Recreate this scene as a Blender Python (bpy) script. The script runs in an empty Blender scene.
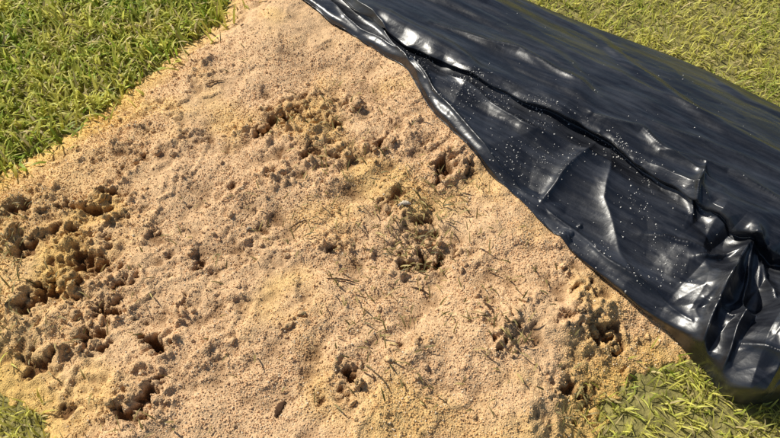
import bpy, math, numpy as np
from mathutils import Vector
rng=np.random.default_rng(7)
# ------------------------------------------------------------ site calibration (sketch units -> metres on a level plane)
CAM_H=1.6; PITCH=math.radians(55); HF=math.tan(math.radians(30))
def site(u,v,z=0.0):
    u=np.asarray(u,float);v=np.asarray(v,float)
    x=(u-390)/390*HF; y=(219-v)/390*HF
    c,s=math.cos(PITCH),math.sin(PITCH)
    dy=c+s*y; dz=-s+c*y
    t=(z-CAM_H)/dz
    return x*t, dy*t
# ------------------------------------------------------------ noise
def perlin(x,y,seed=0):
    r=np.random.default_rng(seed); p=r.permutation(512).astype(np.int64); p=np.concatenate([p,p])
    ang=r.random(512)*2*np.pi; gx,gy=np.cos(ang),np.sin(ang)
    x,y=np.broadcast_arrays(x,y)
    xi=np.floor(x).astype(np.int64); yi=np.floor(y).astype(np.int64)
    xf=x-xi; yf=y-yi
    def g(ix,iy,dx,dy):
        h=p[(p[ix&511]+iy)&511]
        return gx[h]*dx+gy[h]*dy
    f=lambda t:t*t*t*(t*(t*6-15)+10)
    u=f(xf);v=f(yf)
    a=g(xi,yi,xf,yf);b=g(xi+1,yi,xf-1,yf);c=g(xi,yi+1,xf,yf-1);d=g(xi+1,yi+1,xf-1,yf-1)
    return ((a*(1-u)+b*u)*(1-v)+(c*(1-u)+d*u)*v)*1.5
def fbm(x,y,f,o=4,seed=0,gain=.5):
    s=0;a=1;n=0
    for i in range(o):
        s=s+a*perlin(x*f+17.3*i,y*f-9.1*i,seed+i); n+=a; a*=gain; f*=2.03
    return s/n
def ridged(x,y,f,o=3,seed=0):
    s=0;a=1;n=0
    for i in range(o):
        s=s+a*(1-2*np.abs(perlin(x*f+5.3*i,y*f+3.1*i,seed+i))); n+=a;a*=.5;f*=2.1
    return s/n
def facet(x,y,f,seed=0):
    # random heights on a triangular lattice, linear in between: flat facets with crisp creases (-1..1)
    r=np.random.default_rng(seed); tab=r.uniform(-1,1,1<<16)
    x=x*f+.45*perlin(x*f*.55,y*f*.55,seed+1);y=y*f+.45*perlin(x*.55+9,y*f*.55,seed+2)
    k=(x+y)*.36602540378;i=np.floor(x+k);j=np.floor(y+k)
    fx=x+k-i;fy=y+k-j
    h=lambda a,b:tab[((a.astype(np.int64)*7349+b.astype(np.int64)*9151)^0x5bd1)&0xffff]
    up_=fx>fy
    a=h(i,j);c=h(i+1,j+1);b=np.where(up_,h(i+1,j),h(i,j+1))
    return np.where(up_,a*(1-fx)+b*(fx-fy)+c*fy,a*(1-fy)+b*(fy-fx)+c*fx)
sm=lambda e0,e1,x:(lambda t:t*t*(3-2*t))(np.clip((x-e0)/(e1-e0),0,1))
def sdf_poly(x,y,P):
    d=np.full(x.shape,1e9); ins=np.zeros(x.shape,bool); n=len(P)
    for i in range(n):
        ax,ay=P[i];bx,by=P[(i+1)%n]
        ex,ey=bx-ax,by-ay; wx,wy=x-ax,y-ay
        t=np.clip((wx*ex+wy*ey)/(ex*ex+ey*ey),0,1)
        d=np.minimum(d,(wx-ex*t)**2+(wy-ey*t)**2)
        c=((ay>y)!=(by>y))&(x<(bx-ax)*(y-ay)/((by-ay) if by!=ay else 1e-9)+ax)
        ins^=c
    d=np.sqrt(d); return np.where(ins,d,-d)
def seg_dist(x,y,P):
    d=np.full(x.shape,1e9); par=np.zeros(x.shape); n=len(P)-1
    for i in range(n):
        ax,ay=P[i];bx,by=P[i+1]
        ex,ey=bx-ax,by-ay; wx,wy=x-ax,y-ay
        t=np.clip((wx*ex+wy*ey)/(ex*ex+ey*ey),0,1)
        q=(wx-ex*t)**2+(wy-ey*t)**2
        m=q<d; d=np.where(m,q,d); par=np.where(m,(i+t)/n,par)
    return np.sqrt(d),par
def pts(l,z=0.0):
    a=np.array(l,float); x,y=site(a[:,0],a[:,1],z); return np.stack([x,y],1)
# ------------------------------------------------------------ mesh helper
def mk(name,V,F,mat,col=None,smooth=True,parent=None):
    V=np.asarray(V,np.float32);F=np.asarray(F,np.int32)
    me=bpy.data.meshes.new(name); k=F.shape[1]
    me.vertices.add(len(V)); me.vertices.foreach_set("co",V.ravel())
    me.loops.add(F.size); me.loops.foreach_set("vertex_index",F.ravel())
    me.polygons.add(len(F)); me.polygons.foreach_set("loop_start",np.arange(0,F.size,k,dtype=np.int32))
    me.polygons.foreach_set("use_smooth",np.full(len(F),smooth))
    me.update(calc_edges=True)
    if col is not None:
        a=me.color_attributes.new("tint",'FLOAT_COLOR','POINT')
        c=np.ones((len(V),4),np.float32); c[:,:3]=col; a.data.foreach_set("color",c.ravel())
    me.materials.append(mat)
    ob=bpy.data.objects.new(name,me); bpy.context.collection.objects.link(ob)
    if parent: ob.parent=parent
    return ob
def material(name):
    m=bpy.data.materials.new(name); m.use_nodes=True; nt=m.node_tree
    return m,nt,nt.nodes["Principled BSDF"]
# ------------------------------------------------------------ sand surface
SB=pts([(268,-70),(236,-5),(222,18),(190,42),(160,68),(128,92),(100,112),(72,132),(45,152),(18,166),(-15,186),(-60,215),(-90,300),(-60,380),(-10,385),(25,400),(45,420),(40,450),(20,520),(120,560),(420,570),(560,520),(598,440),(604,405),(640,378),(690,362),(740,330),(740,250),(640,160),(540,90),(470,40),(400,-10),(350,-70)])
COVER=pts([(250,-52),(303,-2),(360,38),(403,70),(436,116),(530,213),(612,285),(690,350),(734,399),(800,402),(1010,440),(1000,160),(700,60),(480,-40)],.06)
def SD(x,y):
    return sdf_poly(x,y,SB)+0.042*fbm(x,y,7,5,91,.6)+0.016*perlin(x*45,y*45,92)
def blob(x,y,u,v,ru,rv=None,wob=.35,seed=3,rot=0):
    cx,cy=site(u,v,.05); cx=float(cx);cy=float(cy)
    k=0.00283*(1+ (219-v)*0.0012); rv=rv or ru
    rx=ru*k; ry=rv*k*1.22; f=.55/max(min(rx,ry),.012)
    X=x-cx;Y=y-cy
    X=X+min(rx,ry)*wob*1.1*perlin(x*f,y*f,seed+31);Y=Y+min(rx,ry)*wob*1.1*perlin(x*f+4,y*f+7,seed+32)
    c,s=math.cos(rot),math.sin(rot);X,Y=X*c+Y*s,-X*s+Y*c
    d=np.sqrt((X/rx)**2+(Y/ry)**2)
    return d*(1+wob*fbm(x,y,f*1.6,3,seed))
ROUGH=[(280,125,50,22,1),(325,165,60,45,.85),(80,270,70,60,.9),(55,330,55,35,.8),(595,345,45,65,1),(575,255,35,30,.7),(425,240,60,55,.75),(350,110,65,22,.9),(110,160,45,22,.5),(140,408,45,25,.8),(330,395,70,35,.55),(500,335,40,40,.8),(620,400,35,45,1),(15,230,40,50,.8),(210,65,28,14,.4),(447,165,35,20,.6),(240,230,80,50,.5),(200,150,70,32,.4),(250,330,80,45,.5),(410,360,55,35,.45),(540,410,55,28,.45),(200,190,50,25,.45),(370,150,60,25,.6)]
HOLES=[(284,122,16,8,.036),(264,136,12,8,.032),(300,112,9,6,.018),(345,107,18,4,.022),(328,126,8,5,.015),(447,171,13,9,.040),(200,62,8,4,.012),(90,262,15,9,.045),(58,288,20,9,.044),(38,302,14,9,.036),(30,250,15,7,.028),(112,314,17,6,.034),(157,347,10,10,.055),(36,363,14,9,.05),(90,338,18,6,.032),(100,350,12,5,.026),(183,308,4,9,.024),(405,266,10,6,.022),(350,380,7,11,.026),(500,345,6,12,.028),(512,322,6,6,.018),(597,335,12,9,.034),(622,345,12,9,.032),(590,398,10,15,.034),(566,385,8,8,.018),(335,250,11,4,.013),(280,182,11,6,.018),(380,150,10,4,.014),(430,262,14,7,.028),(20,215,11,7,.022),(60,408,11,4,.02),(580,290,9,6,.016),(90,212,28,5,.038),(118,198,14,5,.030),(150,396,7,16,.036),(128,418,21,6,.036),(70,235,16,5,.028)]
def H(x,y,full=False):
    sd=SD(x,y)
    e=sm(-.01,.22,sd)
    z=-.02+.026*sm(-.03,.02,sd)+.055*e+e*.034*fbm(x,y,1.8,3,11)
    r=np.zeros(x.shape)
    for i,(u,v,a,b,w) in enumerate(ROUGH):
        r=np.maximum(r,w*(1-sm(.35,1.5,blob(x,y,u,v,a,b,.5,20+i))))
    patch=sm(-.18,.22,fbm(x,y,5,3,77)); r=r*(.25+.75*patch)
    hd=np.zeros(x.shape)
    rh=np.random.default_rng(5)
    ragged=np.clip(.85+1.1*fbm(x,y,38,3,88),.15,1.4)
    for i,(u,v,a,b,dp) in enumerate(HOLES):
        bb=blob(x,y,u,v,a,b,1.0,120+i,rh.uniform(-.5,.5))
        q=1-sm(.3,1.25,bb+.45*fbm(x,y,32,3,87)); hd=np.maximum(hd,q*dp*ragged)
        r=np.maximum(r,.8*(1-sm(1.0,2.2,bb)))
    # broken surface crust: irregular slabs with abrupt edges
    cw=np.maximum(r,.24+.4*sm(-.4,-.95,x))
    cn=fbm(x,y,5.0,5,51,.55)
    cr_=sm(-.025,.025,cn)*(1-.35*sm(.05,.16,cn))
    z=z+cw*.019*cr_*e
    cn2=fbm(x+3,y,12,4,57,.5); z=z+e*(.14+r*.86)*.009*sm(.0,.05,cn2)
    rr=r*(1-.45*sm(.05,.16,cn))
    # loose scuffs running away to the right, with dragged furrows in the churned middle
    a1=x*.75+y*.66;a2=-x*.66+y*.75
    z=z+e*.011*(.6+r)*fbm(a1*.45,a2,12,3,61)
    fz=1-sm(.5,1.3,blob(x,y,350,170,95,75,.4,71))
    z=z+fz*.014*ridged(a1*.28+.03*perlin(x*9,y*9,72),a2+.02*fbm(x,y,12,2,73),9,2,74)*(.6+.8*fbm(x,y,7,2,75))
    z=z+e*(.017*fbm(x,y,6,3,31)+(.2+.8*rr)*.015*fbm(x,y,19,5,32,.62)+rr*.012*np.maximum(0,ridged(x,y,20,3,33)-.2)*1.5-rr*.026*sm(.14,.40,fbm(x,y,15,5,37,.6)))
    z=z+.0022*fbm(x,y,95,2,34)*(.35+r)
    z=z-hd*(sd>-.02)
    z=np.where(sd>.0,np.maximum(z,.004),z)
    if full: return z,sd,r,hd
    return z
X0,X1,Y0,Y1,ST=-2.1,2.0,-.15,2.75,.0046
nx=int((X1-X0)/ST);ny=int((Y1-Y0)/ST)
gx,gy=np.meshgrid(np.linspace(X0,X1,nx),np.linspace(Y0,Y1,ny))
Z,S,R,HD=H(gx,gy,True)
# hollow map: how far the surface lies below its surroundings (sand colour goes to dark brown there)
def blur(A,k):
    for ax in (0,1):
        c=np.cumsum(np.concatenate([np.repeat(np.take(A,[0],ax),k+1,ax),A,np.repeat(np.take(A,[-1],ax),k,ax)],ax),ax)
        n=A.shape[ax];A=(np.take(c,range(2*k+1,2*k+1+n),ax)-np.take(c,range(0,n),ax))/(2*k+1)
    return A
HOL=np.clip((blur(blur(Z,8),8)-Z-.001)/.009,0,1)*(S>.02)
def bil(A,x,y):
    fx=np.clip((x-X0)/(X1-X0)*(nx-1),0,nx-1.001);fy=np.clip((y-Y0)/(Y1-Y0)*(ny-1),0,ny-1.001)
    i=fx.astype(int);j=fy.astype(int);a=fx-i;b=fy-j
    return (A[j,i]*(1-a)+A[j,i+1]*a)*(1-b)+(A[j+1,i]*(1-a)+A[j+1,i+1]*a)*b
def sandcol(x,y,sd,r,ho):
    n=fbm(x,y,3,3,201);n2=fbm(x,y,14,3,202)
    pink=np.array([.78,.515,.285]);yel=np.array([.80,.52,.175]);brn=np.array([.19,.09,.033])
    left=sm(-.55,-1.2,x)
    wy=np.clip(sm(.12,.02,sd)*.6+left*.65+sm(.0,.45,n)*.6,0,1)[...,None]
    c=pink*(1-wy)+yel*wy
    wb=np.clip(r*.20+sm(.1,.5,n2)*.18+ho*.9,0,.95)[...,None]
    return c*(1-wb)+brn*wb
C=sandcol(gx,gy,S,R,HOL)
idx=np.arange(nx*ny).reshape(ny,nx)
q=np.stack([idx[:-1,:-1],idx[:-1,1:],idx[1:,1:],idx[1:,:-1]],-1).reshape(-1,4)
keep=(S.ravel()[q]>-.06).any(1); q=q[keep]
used=np.unique(q); remap=np.zeros(nx*ny,np.int64); remap[used]=np.arange(len(used)); q=remap[q]
V=np.stack([gx.ravel(),gy.ravel(),Z.ravel()],1)[used]; Cv=C.reshape(-1,3)[used]

def granmat(name,scale,bump,rough=.9,varscale=260):
    m,nt,b=material(name); N=nt.nodes;L=nt.links
    at=N.new("ShaderNodeAttribute");at.attribute_name="tint"
    tc=N.new("ShaderNodeTexCoord")
    vo=N.new("ShaderNodeTexVoronoi");vo.inputs["Scale"].default_value=scale
    no=N.new("ShaderNodeTexNoise");no.inputs["Scale"].default_value=varscale;no.inputs["Detail"].default_value=4
    L.new(tc.outputs["Object"],vo.inputs["Vector"]);L.new(tc.outputs["Object"],no.inputs["Vector"])
    hs=N.new("ShaderNodeHueSaturation")
    mr=N.new("ShaderNodeMapRange");mr.inputs["To Min"].default_value=.65;mr.inputs["To Max"].default_value=1.25
    L.new(vo.outputs["Color"],mr.inputs["Value"]);L.new(mr.outputs["Result"],hs.inputs["Value"])
    L.new(at.outputs["Color"],hs.inputs["Color"]);L.new(hs.outputs["Color"],b.inputs["Base Color"])
    mx=N.new("ShaderNodeMath");mx.operation='SUBTRACT';L.new(no.outputs["Fac"],mx.inputs[0]);L.new(vo.outputs["Distance"],mx.inputs[1])
    bp=N.new("ShaderNodeBump");bp.inputs["Strength"].default_value=bump;bp.inputs["Distance"].default_value=.003
    L.new(mx.outputs[0],bp.inputs["Height"]);L.new(bp.outputs["Normal"],b.inputs["Normal"])
    b.inputs["Roughness"].default_value=rough;b.inputs["Specular IOR Level"].default_value=.25
    return m
m_sand=granmat("sand",300,.6)
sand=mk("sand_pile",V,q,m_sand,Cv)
def attr_mat(name,rough=.7,spec=.3,trans=0):
    m,nt,b=material(name);N=nt.nodes;L=nt.links
    at=N.new("ShaderNodeAttribute");at.attribute_name="tint"
    L.new(at.outputs["Color"],b.inputs["Base Color"]);b.inputs["Roughness"].default_value=rough
    b.inputs["Specular IOR Level"].default_value=spec
    if trans:
        t=N.new("ShaderNodeBsdfTranslucent");L.new(at.outputs["Color"],t.inputs["Color"])
        mx=N.new("ShaderNodeMixShader");mx.inputs[0].default_value=trans
        L.new(b.outputs[0],mx.inputs[1]);L.new(t.outputs[0],mx.inputs[2])
        L.new(mx.outputs[0],N["Material Output"].inputs["Surface"])
    return m
def rotm(n):
    a=rng.normal(size=(n,4));a/=np.linalg.norm(a,axis=1)[:,None];w,x,y,z=a.T
    return np.stack([np.stack([1-2*(y*y+z*z),2*(x*y-z*w),2*(x*z+y*w)],-1),np.stack([2*(x*y+z*w),1-2*(x*x+z*z),2*(y*z-x*w)],-1),np.stack([2*(x*z-y*w),2*(y*z+x*w),1-2*(x*x+y*y)],-1)],1)
def scatter(name,bV,bF,pos,scl,col,mat,smooth=False,parent=None):
    n=len(pos);k=len(bV)
    Rm=rotm(n); W=np.einsum('nij,nkj->nki',Rm,bV[None]*scl[:,None,:])+pos[:,None,:]
    F=(bF[None]+(np.arange(n)*k)[:,None,None]).reshape(-1,bF.shape[1])
    return mk(name,W.reshape(-1,3),F,mat,np.repeat(col,k,0),smooth,parent)
octV=np.array([[1,0,0],[-1,0,0],[0,1,0],[0,-1,0],[0,0,1],[0,0,-1]],float)
octF=np.array([[0,2,4],[2,1,4],[1,3,4],[3,0,4],[2,0,5],[1,2,5],[3,1,5],[0,3,5]])
def rnd_on_sand(n):
    x=rng.uniform(X0,X1,n);y=rng.uniform(.1,Y1,n); s=bil(S,x,y); k=s>.0
    return x[k],y[k]
x,y=rnd_on_sand(620000)
sd=bil(S,x,y);r=bil(R,x,y);ho=bil(HOL,x,y)
gd=fbm(x,y,4,3,301)
top=sm(1.65,1.95,y)
p=np.clip(.55+.9*gd-.2*r-top*.5-sm(.10,.0,sd)*.35-ho*.4,.04,1)
k=rng.random(len(x))<p; x,y,sd,r,ho=x[k],y[k],sd[k],r[k],ho[k]
n=len(x);sz=rng.uniform(.0010,.0024,n)*(1+.5*(rng.random(n)<.06))
pos=np.stack([x,y,bil(Z,x,y)+sz*.4],1)
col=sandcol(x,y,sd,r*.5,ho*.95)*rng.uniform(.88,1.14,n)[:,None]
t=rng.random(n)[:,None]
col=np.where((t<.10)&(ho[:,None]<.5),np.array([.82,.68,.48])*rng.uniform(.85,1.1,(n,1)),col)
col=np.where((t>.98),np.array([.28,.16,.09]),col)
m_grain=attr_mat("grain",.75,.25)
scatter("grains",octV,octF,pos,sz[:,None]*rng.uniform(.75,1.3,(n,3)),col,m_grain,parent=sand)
import bmesh
def ico(sub):
    bm=bmesh.new();bmesh.ops.create_icosphere(bm,subdivisions=sub,radius=1)
    v=np.array([w.co[:] for w in bm.verts]);f=np.array([[w.index for w in g.verts] for g in bm.faces]);bm.free();return v,f
iv,iff=ico(3)
def lump(seed,a=.5):
    d=1+a*perlin(iv[:,0]*1.6+seed,iv[:,1]*1.6+iv[:,2]*1.3,seed)+a*.6*perlin(iv[:,1]*3.2,iv[:,2]*3.2+iv[:,0]*2.5+seed,seed+5)+a*.35*perlin(iv[:,0]*7+iv[:,2]*5,iv[:,1]*7,seed+9)
    return iv*d[:,None]
for kk in range(4):
    x,y=rnd_on_sand(26000);r=bil(R,x,y);sd=bil(S,x,y)
    cl=sm(-.2,.3,fbm(x,y,7,2,402))
    k=(rng.random(len(x))<(r**1.3*.34*cl+.014))&(sdf_poly(x,y,COVER)<-.012)
    x,y,r,sd=x[k],y[k],r[k],sd[k];n=len(x)
    sz=.0022+.0095*rng.random(n)**3.0*(.4+r)
    pos=np.stack([x,y,bil(Z,x,y)+sz*.15],1)
    col=sandcol(x,y,sd,r*.5,r*.22)*rng.uniform(.8,1.1,n)[:,None]
    scatter("clods_%d"%kk,lump(3+kk*7),iff,pos,sz[:,None]*rng.uniform(.6,1.4,(n,3)),col,m_sand,True,sand)
# ------------------------------------------------------------ ground (one sheet to the horizon)
m,nt,b=material("ground_soil_turf");N=nt.nodes;L=nt.links
tc=N.new("ShaderNodeTexCoord");no=N.new("ShaderNodeTexNoise");no.inputs["Scale"].default_value=30;no.inputs["Detail"].default_value=8
L.new(tc.outputs["Object"],no.inputs["Vector"])
cr=N.new("ShaderNodeValToRGB");cr.color_ramp.elements[0].position=.35;cr.color_ramp.elements[0].color=(.16,.14,.045,1)
cr.color_ramp.elements[1].position=.7;cr.color_ramp.elements[1].color=(.38,.33,.11,1)
L.new(no.outputs["Fac"],cr.inputs[0]);L.new(cr.outputs[0],b.inputs["Base Color"]);b.inputs["Roughness"].default_value=1
bp=N.new("ShaderNodeBump");bp.inputs["Distance"].default_value=.02;L.new(no.outputs["Fac"],bp.inputs["Height"]);L.new(bp.outputs[0],b.inputs["Normal"])
g=np.concatenate([-np.geomspace(400,3,12),np.linspace(-2.5,3.5,13),np.geomspace(4,400,12)])
ax,ay=np.meshgrid(g,g);az=.3*fbm(ax,ay,.03,2,5)*sm(4,30,np.hypot(ax,ay))
ii=np.arange(ax.size).reshape(ax.shape)
gq=np.stack([ii[:-1,:-1],ii[:-1,1:],ii[1:,1:],ii[1:,:-1]],-1).reshape(-1,4)
mk("ground",np.stack([ax.ravel(),ay.ravel(),az.ravel()],1),gq,m)
# ------------------------------------------------------------ black plastic sheet
cols={
'edge':[(175,-120,.03),(250,-52,.05),(301,-2,.07),(357,38,.07),(403,70,.07),(436,116,.07),(530,213,.07),(612,285,.06),(690,350,.03),(734,399,.02),(800,402,.02),(900,420,.02),(1010,440,.02)],
'hem':[(180,-121,.05),(256,-54,.065),(308,-4,.082),(365,35,.086),(411,66,.09),(445,113,.09),(537,207,.088),(620,280,.088),(697,341,.066),(741,386,.07),(805,388,.065),(905,405,.06),(1015,425,.05)],
'low':[(190,-122,.06),(265,-56,.07),(322,-6,.075),(378,32,.08),(424,62,.083),(470,100,.085),(565,178,.083),(640,238,.085),(712,292,.10),(757,325,.12),(815,335,.12),(915,350,.1),(1025,370,.08)],
'under':[(198,-123,.06),(275,-58,.075),(335,-8,.08),(392,36,.09),(436,59,.098),(503,98,.098),(596,140,.090),(650,182,.094),(722,233,.094),(768,264,.08),(825,288,.08),(925,320,.08),(1035,345,.07)],
'lip':[(205,-124,.07),(283,-58,.09),(345,-2,.10),(400,42,.105),(440,63,.11),(500,92,.115),(588,128,.128),(640,166,.128),(712,214,.132),(760,241,.135),(820,265,.13),(920,300,.12),(1030,325,.1)],
'crest':[(215,-125,.08),(295,-62,.11),(358,-10,.12),(412,30,.125),(452,50,.127),(514,78,.13),(600,112,.142),(655,148,.143),(728,192,.145),(776,216,.142),(836,240,.14),(936,275,.13),(1045,300,.11)],
'mid':[(250,-128,.075),(335,-75,.10),(400,-25,.11),(440,5,.115),(478,25,.118),(535,50,.12),(625,85,.126),(680,112,.127),(745,148,.127),(795,172,.125),(860,198,.12),(960,230,.12),(1065,258,.1)],
'back':[(280,-130,.06),(365,-85,.08),(430,-45,.09),(470,-12,.095),(505,5,.097),(562,30,.098),(652,63,.10),(708,90,.10),(768,118,.10),(815,140,.10),(880,165,.10),(980,195,.09),(1085,222,.08)],
'lawn':[(300,-132,.03),(380,-92,.035),(445,-55,.04),(482,-20,.04),(520,-2,.04),(575,20,.04),(665,53,.04),(722,78,.04),(782,108,.04),(830,128,.04),(895,152,.04),(995,180,.04),(1100,205,.035)]}
G=np.array([cols[k] for k in ['edge','hem','low','under','lip','crest','mid','back','lawn']])
wx,wy=site(G[...,0],G[...,1],G[...,2]); G=np.stack([wx,wy,G[...,2]],-1)
def cr_interp(A,m,axis):
    A=np.moveaxis(A,axis,0);n=len(A)
    A=np.concatenate([[2*A[0]-A[1]],A,[2*A[-1]-A[-2]]])
    t=np.linspace(0,n-1,m);i=np.minimum(t.astype(int),n-2);f=(t-i).reshape(-1,*([1]*(A.ndim-1)))
    p0,p1,p2,p3=A[i],A[i+1],A[i+2],A[i+3]
    o=.5*(2*p1+(p2-p0)*f+(2*p0-5*p1+4*p2-p3)*f**2+(3*p1-p0-3*p2+p3)*f**3)
    return np.moveaxis(o,0,axis)
NA,NT=1300,420
T=cr_interp(cr_interp(G,NA,1),NT,0)
a_=np.linspace(0,12,NA)[None,:]+np.zeros((NT,1)); t_=np.linspace(0,8,NT)[:,None]+np.zeros((1,NA))
tx,ty,tz=T[...,0],T[...,1],T[...,2]
edgef=sm(0,.6,t_)*sm(8,7.4,t_)
tx=tx+.007*perlin(a_*2.1,t_*.2,501)*(1-sm(0,2,t_))+.010*perlin(a_*3.3,t_*.3,503)*sm(2.5,4,t_)*sm(6,5,t_)
ty=ty+.007*perlin(a_*1.7,t_*.2+5,502)*(1-sm(0,2,t_))+.016*perlin(a_*2.6,t_*.3,504)*sm(2.5,4,t_)*sm(6,5,t_)
al=tx*.78-ty*.62; ac=tx*.62+ty*.78
up=sm(4.4,5.3,t_); lowb=1-up
# broad slack folds, flat facets with crisp creases
w=.015*facet(al*.75,ac*1.8,1.7,511)+.0085*facet(al*.6,ac*1.7,4.2,512)
w=w+.0016*facet(tx,ty,13,517)*(.3+lowb)+.0048*facet(al*.7,ac*1.2,8,531)
w=w+lowb*(.022*facet(al*1.3,ac*1.0,2.6,513)+.011*facet(al,ac,7,518))
w=w+.0016*ridged(al*.22+.03*perlin(tx*8,ty*8,9),ac*1.5,11,2,514)*up
w=w+.009*sm(.55,.95,ridged(al*.5+.10*perlin(tx*3,ty*3,19),ac*1.4,2.6,1,524))*up
bunch=sm(7.1,8.4,a_)*(1-sm(10.5,12,a_)*.3)*sm(5.0,3.6,t_)
w=w+bunch*(.046*facet(al*2.0+.1*perlin(ac*3,al*2,4),ac*.7,4.6,515)+.026*facet(al*1.6,ac,10,516)-.006)
CRE=[([(596,142),(560,178),(532,212)],.020,.016,.09),([(610,150),(604,200),(640,290)],.012,.020,.09),([(640,172),(690,205),(735,245)],.012,.012,.09),
([(745,250),(715,295),(700,350)],.050,.014,.09),([(748,250),(742,300),(720,378)],.038,.013,.09),([(760,262),(772,320),(762,392)],.038,.015,.08),([(690,262),(712,262),(745,252)],.024,.010,.09),
([(345,-4),(372,22),(405,60),(425,85)],.016,.009,.09),([(330,-2),(360,30),(405,56)],.012,.007,.09),([(590,112),(640,130),(720,190)],.020,.014,.145),([(430,20),(520,50),(600,100)],.016,.016,.13),([(560,45),(660,95),(780,150)],.010,.03,.12),
([(537,200),(610,262),(690,325)],.014,.007,.08),([(640,235),(690,250),(720,262)],.014,.010,.09),([(450,80),(520,130),(600,160)],.016,.014,.09),([(695,212),(692,190),(705,165)],.022,.010,.14),([(412,62),(440,104),(534,204)],.015,.006,.085),([(660,150),(730,170),(800,215)],.016,.014,.145),([(640,120),(720,150),(800,185)],.012,.016,.13),([(730,350),(770,372),(800,375)],.02,.010,.07),([(700,300),(730,320),(790,310)],.02,.010,.1)]
for P,h,wd,z0 in CRE:
    P=pts(P,z0); d,par=seg_dist(tx+.010*perlin(tx*9,ty*9,33),ty+.010*perlin(tx*9+7,ty*9,34),P)
    w=w+h*np.exp(-d/wd)*np.sin(np.clip(par,0.03,.97)*np.pi)**.5
tz=tz+w*(.2+.8*edgef)
gz=np.where(bil(S,tx,ty)>-.02,bil(Z,tx,ty),0)
tz=np.maximum(tz,blur(gz,4)+.005)
tz=np.maximum(tz,gz+.003)
def ptp_limit(A):  # the free edge drapes onto whatever is below it
    f=sm(.35,0,t_)
    return A*(1-f)+np.minimum(A,blur(gz,2)+.012)*f
tz=ptp_limit(tz)
TV=np.stack([tx.ravel(),ty.ravel(),tz.ravel()],1)
ti=np.arange(NT*NA).reshape(NT,NA)
tq=np.stack([ti[:-1,:-1],ti[:-1,1:],ti[1:,1:],ti[1:,:-1]],-1).reshape(-1,4)
m,nt,b=material("black_polythene");N=nt.nodes;L=nt.links
b.inputs["Specular IOR Level"].default_value=.8
tc=N.new("ShaderNodeTexCoord")
n1=N.new("ShaderNodeTexNoise");n1.inputs["Scale"].default_value=7;n1.inputs["Detail"].default_value=8
mp=N.new("ShaderNodeMapping");mp.vector_type='TEXTURE';mp.inputs["Rotation"].default_value=(0,0,math.radians(-37));mp.inputs["Scale"].default_value=(1,.14,1)
L.new(tc.outputs["Object"],mp.inputs["Vector"]);L.new(mp.outputs[0],n1.inputs["Vector"])
mr=N.new("ShaderNodeMapRange");mr.inputs["From Min"].default_value=.3;mr.inputs["From Max"].default_value=.7;mr.inputs["To Min"].default_value=.22;mr.inputs["To Max"].default_value=.46
L.new(n1.outputs["Fac"],mr.inputs["Value"]);L.new(mr.outputs[0],b.inputs["Roughness"])
# thin dust film
n3=N.new("ShaderNodeTexNoise");n3.inputs["Scale"].default_value=4;n3.inputs["Detail"].default_value=10;n3.inputs["Roughness"].default_value=.7
L.new(mp.outputs[0],n3.inputs["Vector"])
dr=N.new("ShaderNodeValToRGB");dr.color_ramp.elements[0].position=.45;dr.color_ramp.elements[0].color=(.008,.009,.013,1);dr.color_ramp.elements[1].position=.78;dr.color_ramp.elements[1].color=(.050,.054,.066,1)
L.new(n3.outputs["Fac"],dr.inputs[0]);L.new(dr.outputs[0],b.inputs["Base Color"])
n2=N.new("ShaderNodeTexNoise");n2.inputs["Scale"].default_value=60;n2.inputs["Detail"].default_value=6;n2.inputs["Distortion"].default_value=.4
L.new(tc.outputs["Object"],n2.inputs["Vector"])
bp=N.new("ShaderNodeBump");bp.inputs["Strength"].default_value=.4;bp.inputs["Distance"].default_value=.002
L.new(n2.outputs["Fac"],bp.inputs["Height"]);L.new(bp.outputs[0],b.inputs["Normal"])
sheet=mk("black_plastic_sheet",TV,tq,m)
so=sheet.modifiers.new("film","SOLIDIFY");so.thickness=.0012;so.offset=1
# grit spilled on the sheet
n=36000
ia=rng.uniform(3.4,9.6,n);it=rng.uniform(.6,7.2,n)
ja=(ia/12*(NA-1)).astype(int);jt=(it/8*(NT-1)).astype(int)
px,py,pz=tx[jt,ja],ty[jt,ja],tz[jt,ja]
pr=np.where(it<4.6,.6*sm(-.1,.6,fbm(px,py,6,4,601))*(.3+.7*sm(.6,1.6,it))+.03,.006+.02*sm(.1,.6,fbm(px,py,4,3,602)))*sm(8.4,6.6,ia)*(1-.8*((it>3.1)&(it<4.0)))
pr*=sm(3.4,5.2,ia)
k=rng.random(n)<pr;px,py,pz=px[k],py[k],pz[k];n=len(px)
sz=.0007+.0018*rng.random(n)**3
cc=np.array([.85,.82,.76])*rng.uniform(.7,1.0,(n,1))
scatter("spilled_grit",octV,octF,np.stack([px,py,pz+.0012+sz*.5],1),sz[:,None]*rng.uniform(.8,1.3,(n,3)),cc,m_grain,parent=sheet)
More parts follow.
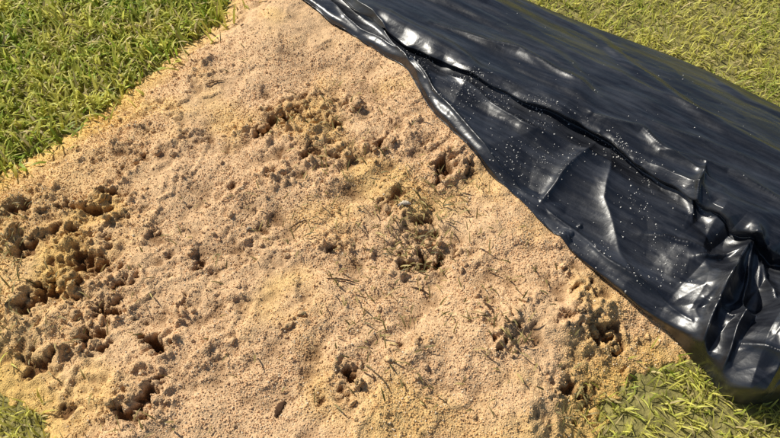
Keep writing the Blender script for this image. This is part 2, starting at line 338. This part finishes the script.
# ------------------------------------------------------------ grass
def blades(name,x,y,z,ln,wd,az,lean,col,mat,parent=None):
    n=len(x); ts=np.array([0,.35,.7,1.0]);ws=np.array([.8,1,.7,0])
    dx,dy=np.cos(az),np.sin(az); tw=az+np.pi/2+rng.normal(0,.5,n)
    sx,sy=np.cos(tw),np.sin(tw)
    V=np.zeros((n,7,3));c=np.zeros((n,7,3)); k=0
    hx=np.zeros(n);hz=np.zeros(n);prev=0
    for j,t in enumerate(ts):
        if j:
            th=lean*(.35+.9*(t+prev)/2); th=np.minimum(th,1.75); L_=ln*(t-prev)
            hx=hx+np.sin(th)*L_;hz=hz+np.cos(th)*L_; prev=t
        for s in ((-1,1) if j<3 else (0,)):
            V[:,k,0]=x+dx*hx+sx*s*wd*ws[j]*.5;V[:,k,1]=y+dy*hx+sy*s*wd*ws[j]*.5;V[:,k,2]=z+np.maximum(hz,.002)
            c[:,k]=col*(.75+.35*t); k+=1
    F=np.array([[0,1,3],[0,3,2],[2,3,5],[2,5,4],[4,5,6]])
    F=(F[None]+(np.arange(n)*7)[:,None,None]).reshape(-1,3)
    return mk(name,V.reshape(-1,3),F,mat,c.reshape(-1,3),True,parent)
m_grass=attr_mat("grass_blade",.5,.28,.40)
foot=[tuple(p) for p in np.concatenate([T[0,::40,:2],T[-1,::-40,:2]])]
n=230000
x=rng.uniform(-2.9,3.2,n);y=rng.uniform(-.5,3.6,n)
vis=(np.abs(x)<1.75)&(y>.3)&(y<2.5)
k=(vis|(rng.random(n)<.55));x,y=x[k],y[k]
sd=SD(x,y);tf=sdf_poly(x,y,foot)
fr=rng.random(len(x))
k=((sd<.0)|((sd<.14)&(fr<.22*sm(.14,.0,sd)*sm(-.3,.3,fbm(x,y,10,3,705)))))&(tf<.01)&(fr<.45+.9*sm(-.4,.4,fbm(x,y,9,3,701))); x,y,sd=x[k],y[k],sd[k];n=len(x)
tl=((x<0)&(y>1.2))
ln=np.where(tl,rng.uniform(.03,.09,n),rng.uniform(.02,.055,n));wd=np.where(tl,rng.uniform(.005,.0115,n),rng.uniform(.0026,.0056,n))
az=rng.uniform(0,2*np.pi,n)+.8*fbm(x,y,3,2,702);lean=np.clip(rng.normal(1.1,.4,n),.1,1.7)
mix=np.clip(.5+.9*fbm(x,y,4,3,703)+rng.normal(0,.32,n)+np.where(tl,.10,.5),0,1)[:,None]
col=np.array([.33,.50,.05])*(1-mix)+np.array([.93,.86,.20])*mix
dead=(rng.random(n)<.12)[:,None];col=np.where(dead,np.array([.88,.72,.36]),col)*rng.uniform(.6,1.1,(n,1))
zz=np.where(sd>-.03,np.maximum(bil(Z,x,y),0),0)-.003
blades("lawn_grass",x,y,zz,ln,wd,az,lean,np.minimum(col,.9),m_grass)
# clippings and a few sprigs lying on the sand
SPR=[(430,215,50,40,100),(395,240,45,45,80),(430,262,28,18,40),(385,330,45,50,50),(500,335,40,40,36),(370,120,50,35,44),(300,230,40,30,26),(450,205,30,15,26),(360,290,30,25,26),(240,60,30,30,9),(520,290,55,45,34),(140,300,90,70,26),(60,330,40,60,26),(5,245,22,55,110),(10,300,20,40,40),(590,400,35,30,70),(150,430,60,10,14),(275,130,20,12,10),(440,380,90,50,34),(320,160,50,40,36),(350,240,190,120,120)]
xs=[];ys=[]
for u,v,a,b_,c_ in SPR:
    uu=rng.normal(u,a*.6,c_);vv=rng.normal(v,b_*.6,c_);p,q_=site(uu,vv,.05);xs.append(p);ys.append(q_)
x=np.concatenate(xs);y=np.concatenate(ys)
k=sdf_poly(x,y,COVER)<-.04;x,y=x[k],y[k];n=len(x)
mix=rng.random((n,1))**.9;col=np.array([.12,.11,.03])*(1-mix)+np.array([.80,.66,.28])*mix
flat=rng.random(n)<.65
ZT=blur(Z,3)
blades("grass_clippings",x,y,np.maximum(bil(Z,x,y),bil(ZT,x,y))+.003,rng.uniform(.014,.046,n),rng.uniform(.0026,.0052,n),rng.uniform(0,6.28,n),np.where(flat,rng.uniform(1.25,1.7,n),rng.uniform(.5,1.2,n)),col*rng.uniform(.5,1.1,(n,1)),m_grass)
# twigs / bark chips, dead leaves
m_bark=granmat("bark",120,.6)
def chip(name,u,v,l,wd,ang,colr,h=.004):
    cx,cy=site(u,v,.05);n=14;Vv=[];Fv=[]
    for i in range(n+1):
        t=i/n; rr=wd*(.35+.65*math.sin(math.pi*min(max(t,.06),.94)))*(1+.2*math.sin(i*2.3))
        for j in range(8):
            a=j/8*2*math.pi;lx=(t-.5)*l;ly=math.cos(a)*rr+.12*l*math.sin(t*2.6);lz=math.sin(a)*min(rr,h)
            X=float(cx)+lx*math.cos(ang)-ly*math.sin(ang);Y=float(cy)+lx*math.sin(ang)+ly*math.cos(ang)
            Vv.append((X,Y,lz))
    for i in range(n):
        for j in range(8):
            Fv.append((i*8+j,i*8+(j+1)%8,(i+1)*8+(j+1)%8,(i+1)*8+j))
    Vv=np.array(Vv); base=bil(Z,Vv[:,0],Vv[:,1]); Vv[:,2]+=.5*base+.5*base.max()+h*.7
    return mk(name,Vv,np.array(Fv),m_bark,np.tile(colr,(len(Vv),1)))
chip("twig",343,287,.085,.0026,math.radians(-14),(.10,.055,.03))
chip("twig",300,228,.06,.0022,math.radians(20),(.12,.07,.035))
chip("twig",420,292,.05,.0022,math.radians(-30),(.10,.055,.03))
chip("twig",215,85,.06,.0025,math.radians(15),(.20,.11,.05))
chip("twig",380,385,.07,.0022,math.radians(-55),(.12,.08,.04))
chip("twig",511,331,.05,.0022,math.radians(5),(.12,.08,.04))
chip("dead_leaf",281,410,.042,.009,math.radians(60),(.09,.045,.022),.0025)
chip("dead_leaf",403,68,.030,.006,math.radians(40),(.22,.07,.03),.002)
chip("dead_leaf",487,313,.04,.004,math.radians(-60),(.09,.05,.025),.002)
chip("stone",404,213,.036,.008,math.radians(5),(.66,.55,.42),.007)
chip("stone",250,232,.016,.006,math.radians(25),(.5,.38,.26),.005)
# ------------------------------------------------------------ light, sky, camera
SE=math.radians(41);AZ=math.atan2(.62,-.78)   # direction towards the sun, math angle from +X
sdv=Vector((math.cos(AZ)*math.cos(SE),math.sin(AZ)*math.cos(SE),math.sin(SE)))
w=bpy.data.worlds.new("World");bpy.context.scene.world=w;w.use_nodes=True;N=w.node_tree.nodes
sky=N.new("ShaderNodeTexSky");sky.sky_type='NISHITA';sky.sun_disc=False;sky.sun_elevation=SE;sky.sun_rotation=math.pi/2-AZ
w.node_tree.links.new(sky.outputs[0],N["Background"].inputs[0]);N["Background"].inputs[1].default_value=.07
l=bpy.data.lights.new("sun","SUN");l.energy=5;l.angle=math.radians(.5);l.color=(1,.95,.84)
lo=bpy.data.objects.new("sun",l);bpy.context.collection.objects.link(lo);lo.rotation_euler=sdv.to_track_quat('Z','Y').to_euler()
cd=bpy.data.cameras.new("camera");co=bpy.data.objects.new("camera",cd);bpy.context.collection.objects.link(co)
co.location=(0,0,CAM_H);co.rotation_euler=(math.radians(90)-PITCH,0,0);cd.angle=math.radians(60);cd.clip_end=2000;cd.clip_start=.02
sc=bpy.context.scene;sc.camera=co
sc.view_settings.view_transform='Standard';sc.view_settings.look='None';sc.view_settings.exposure=0
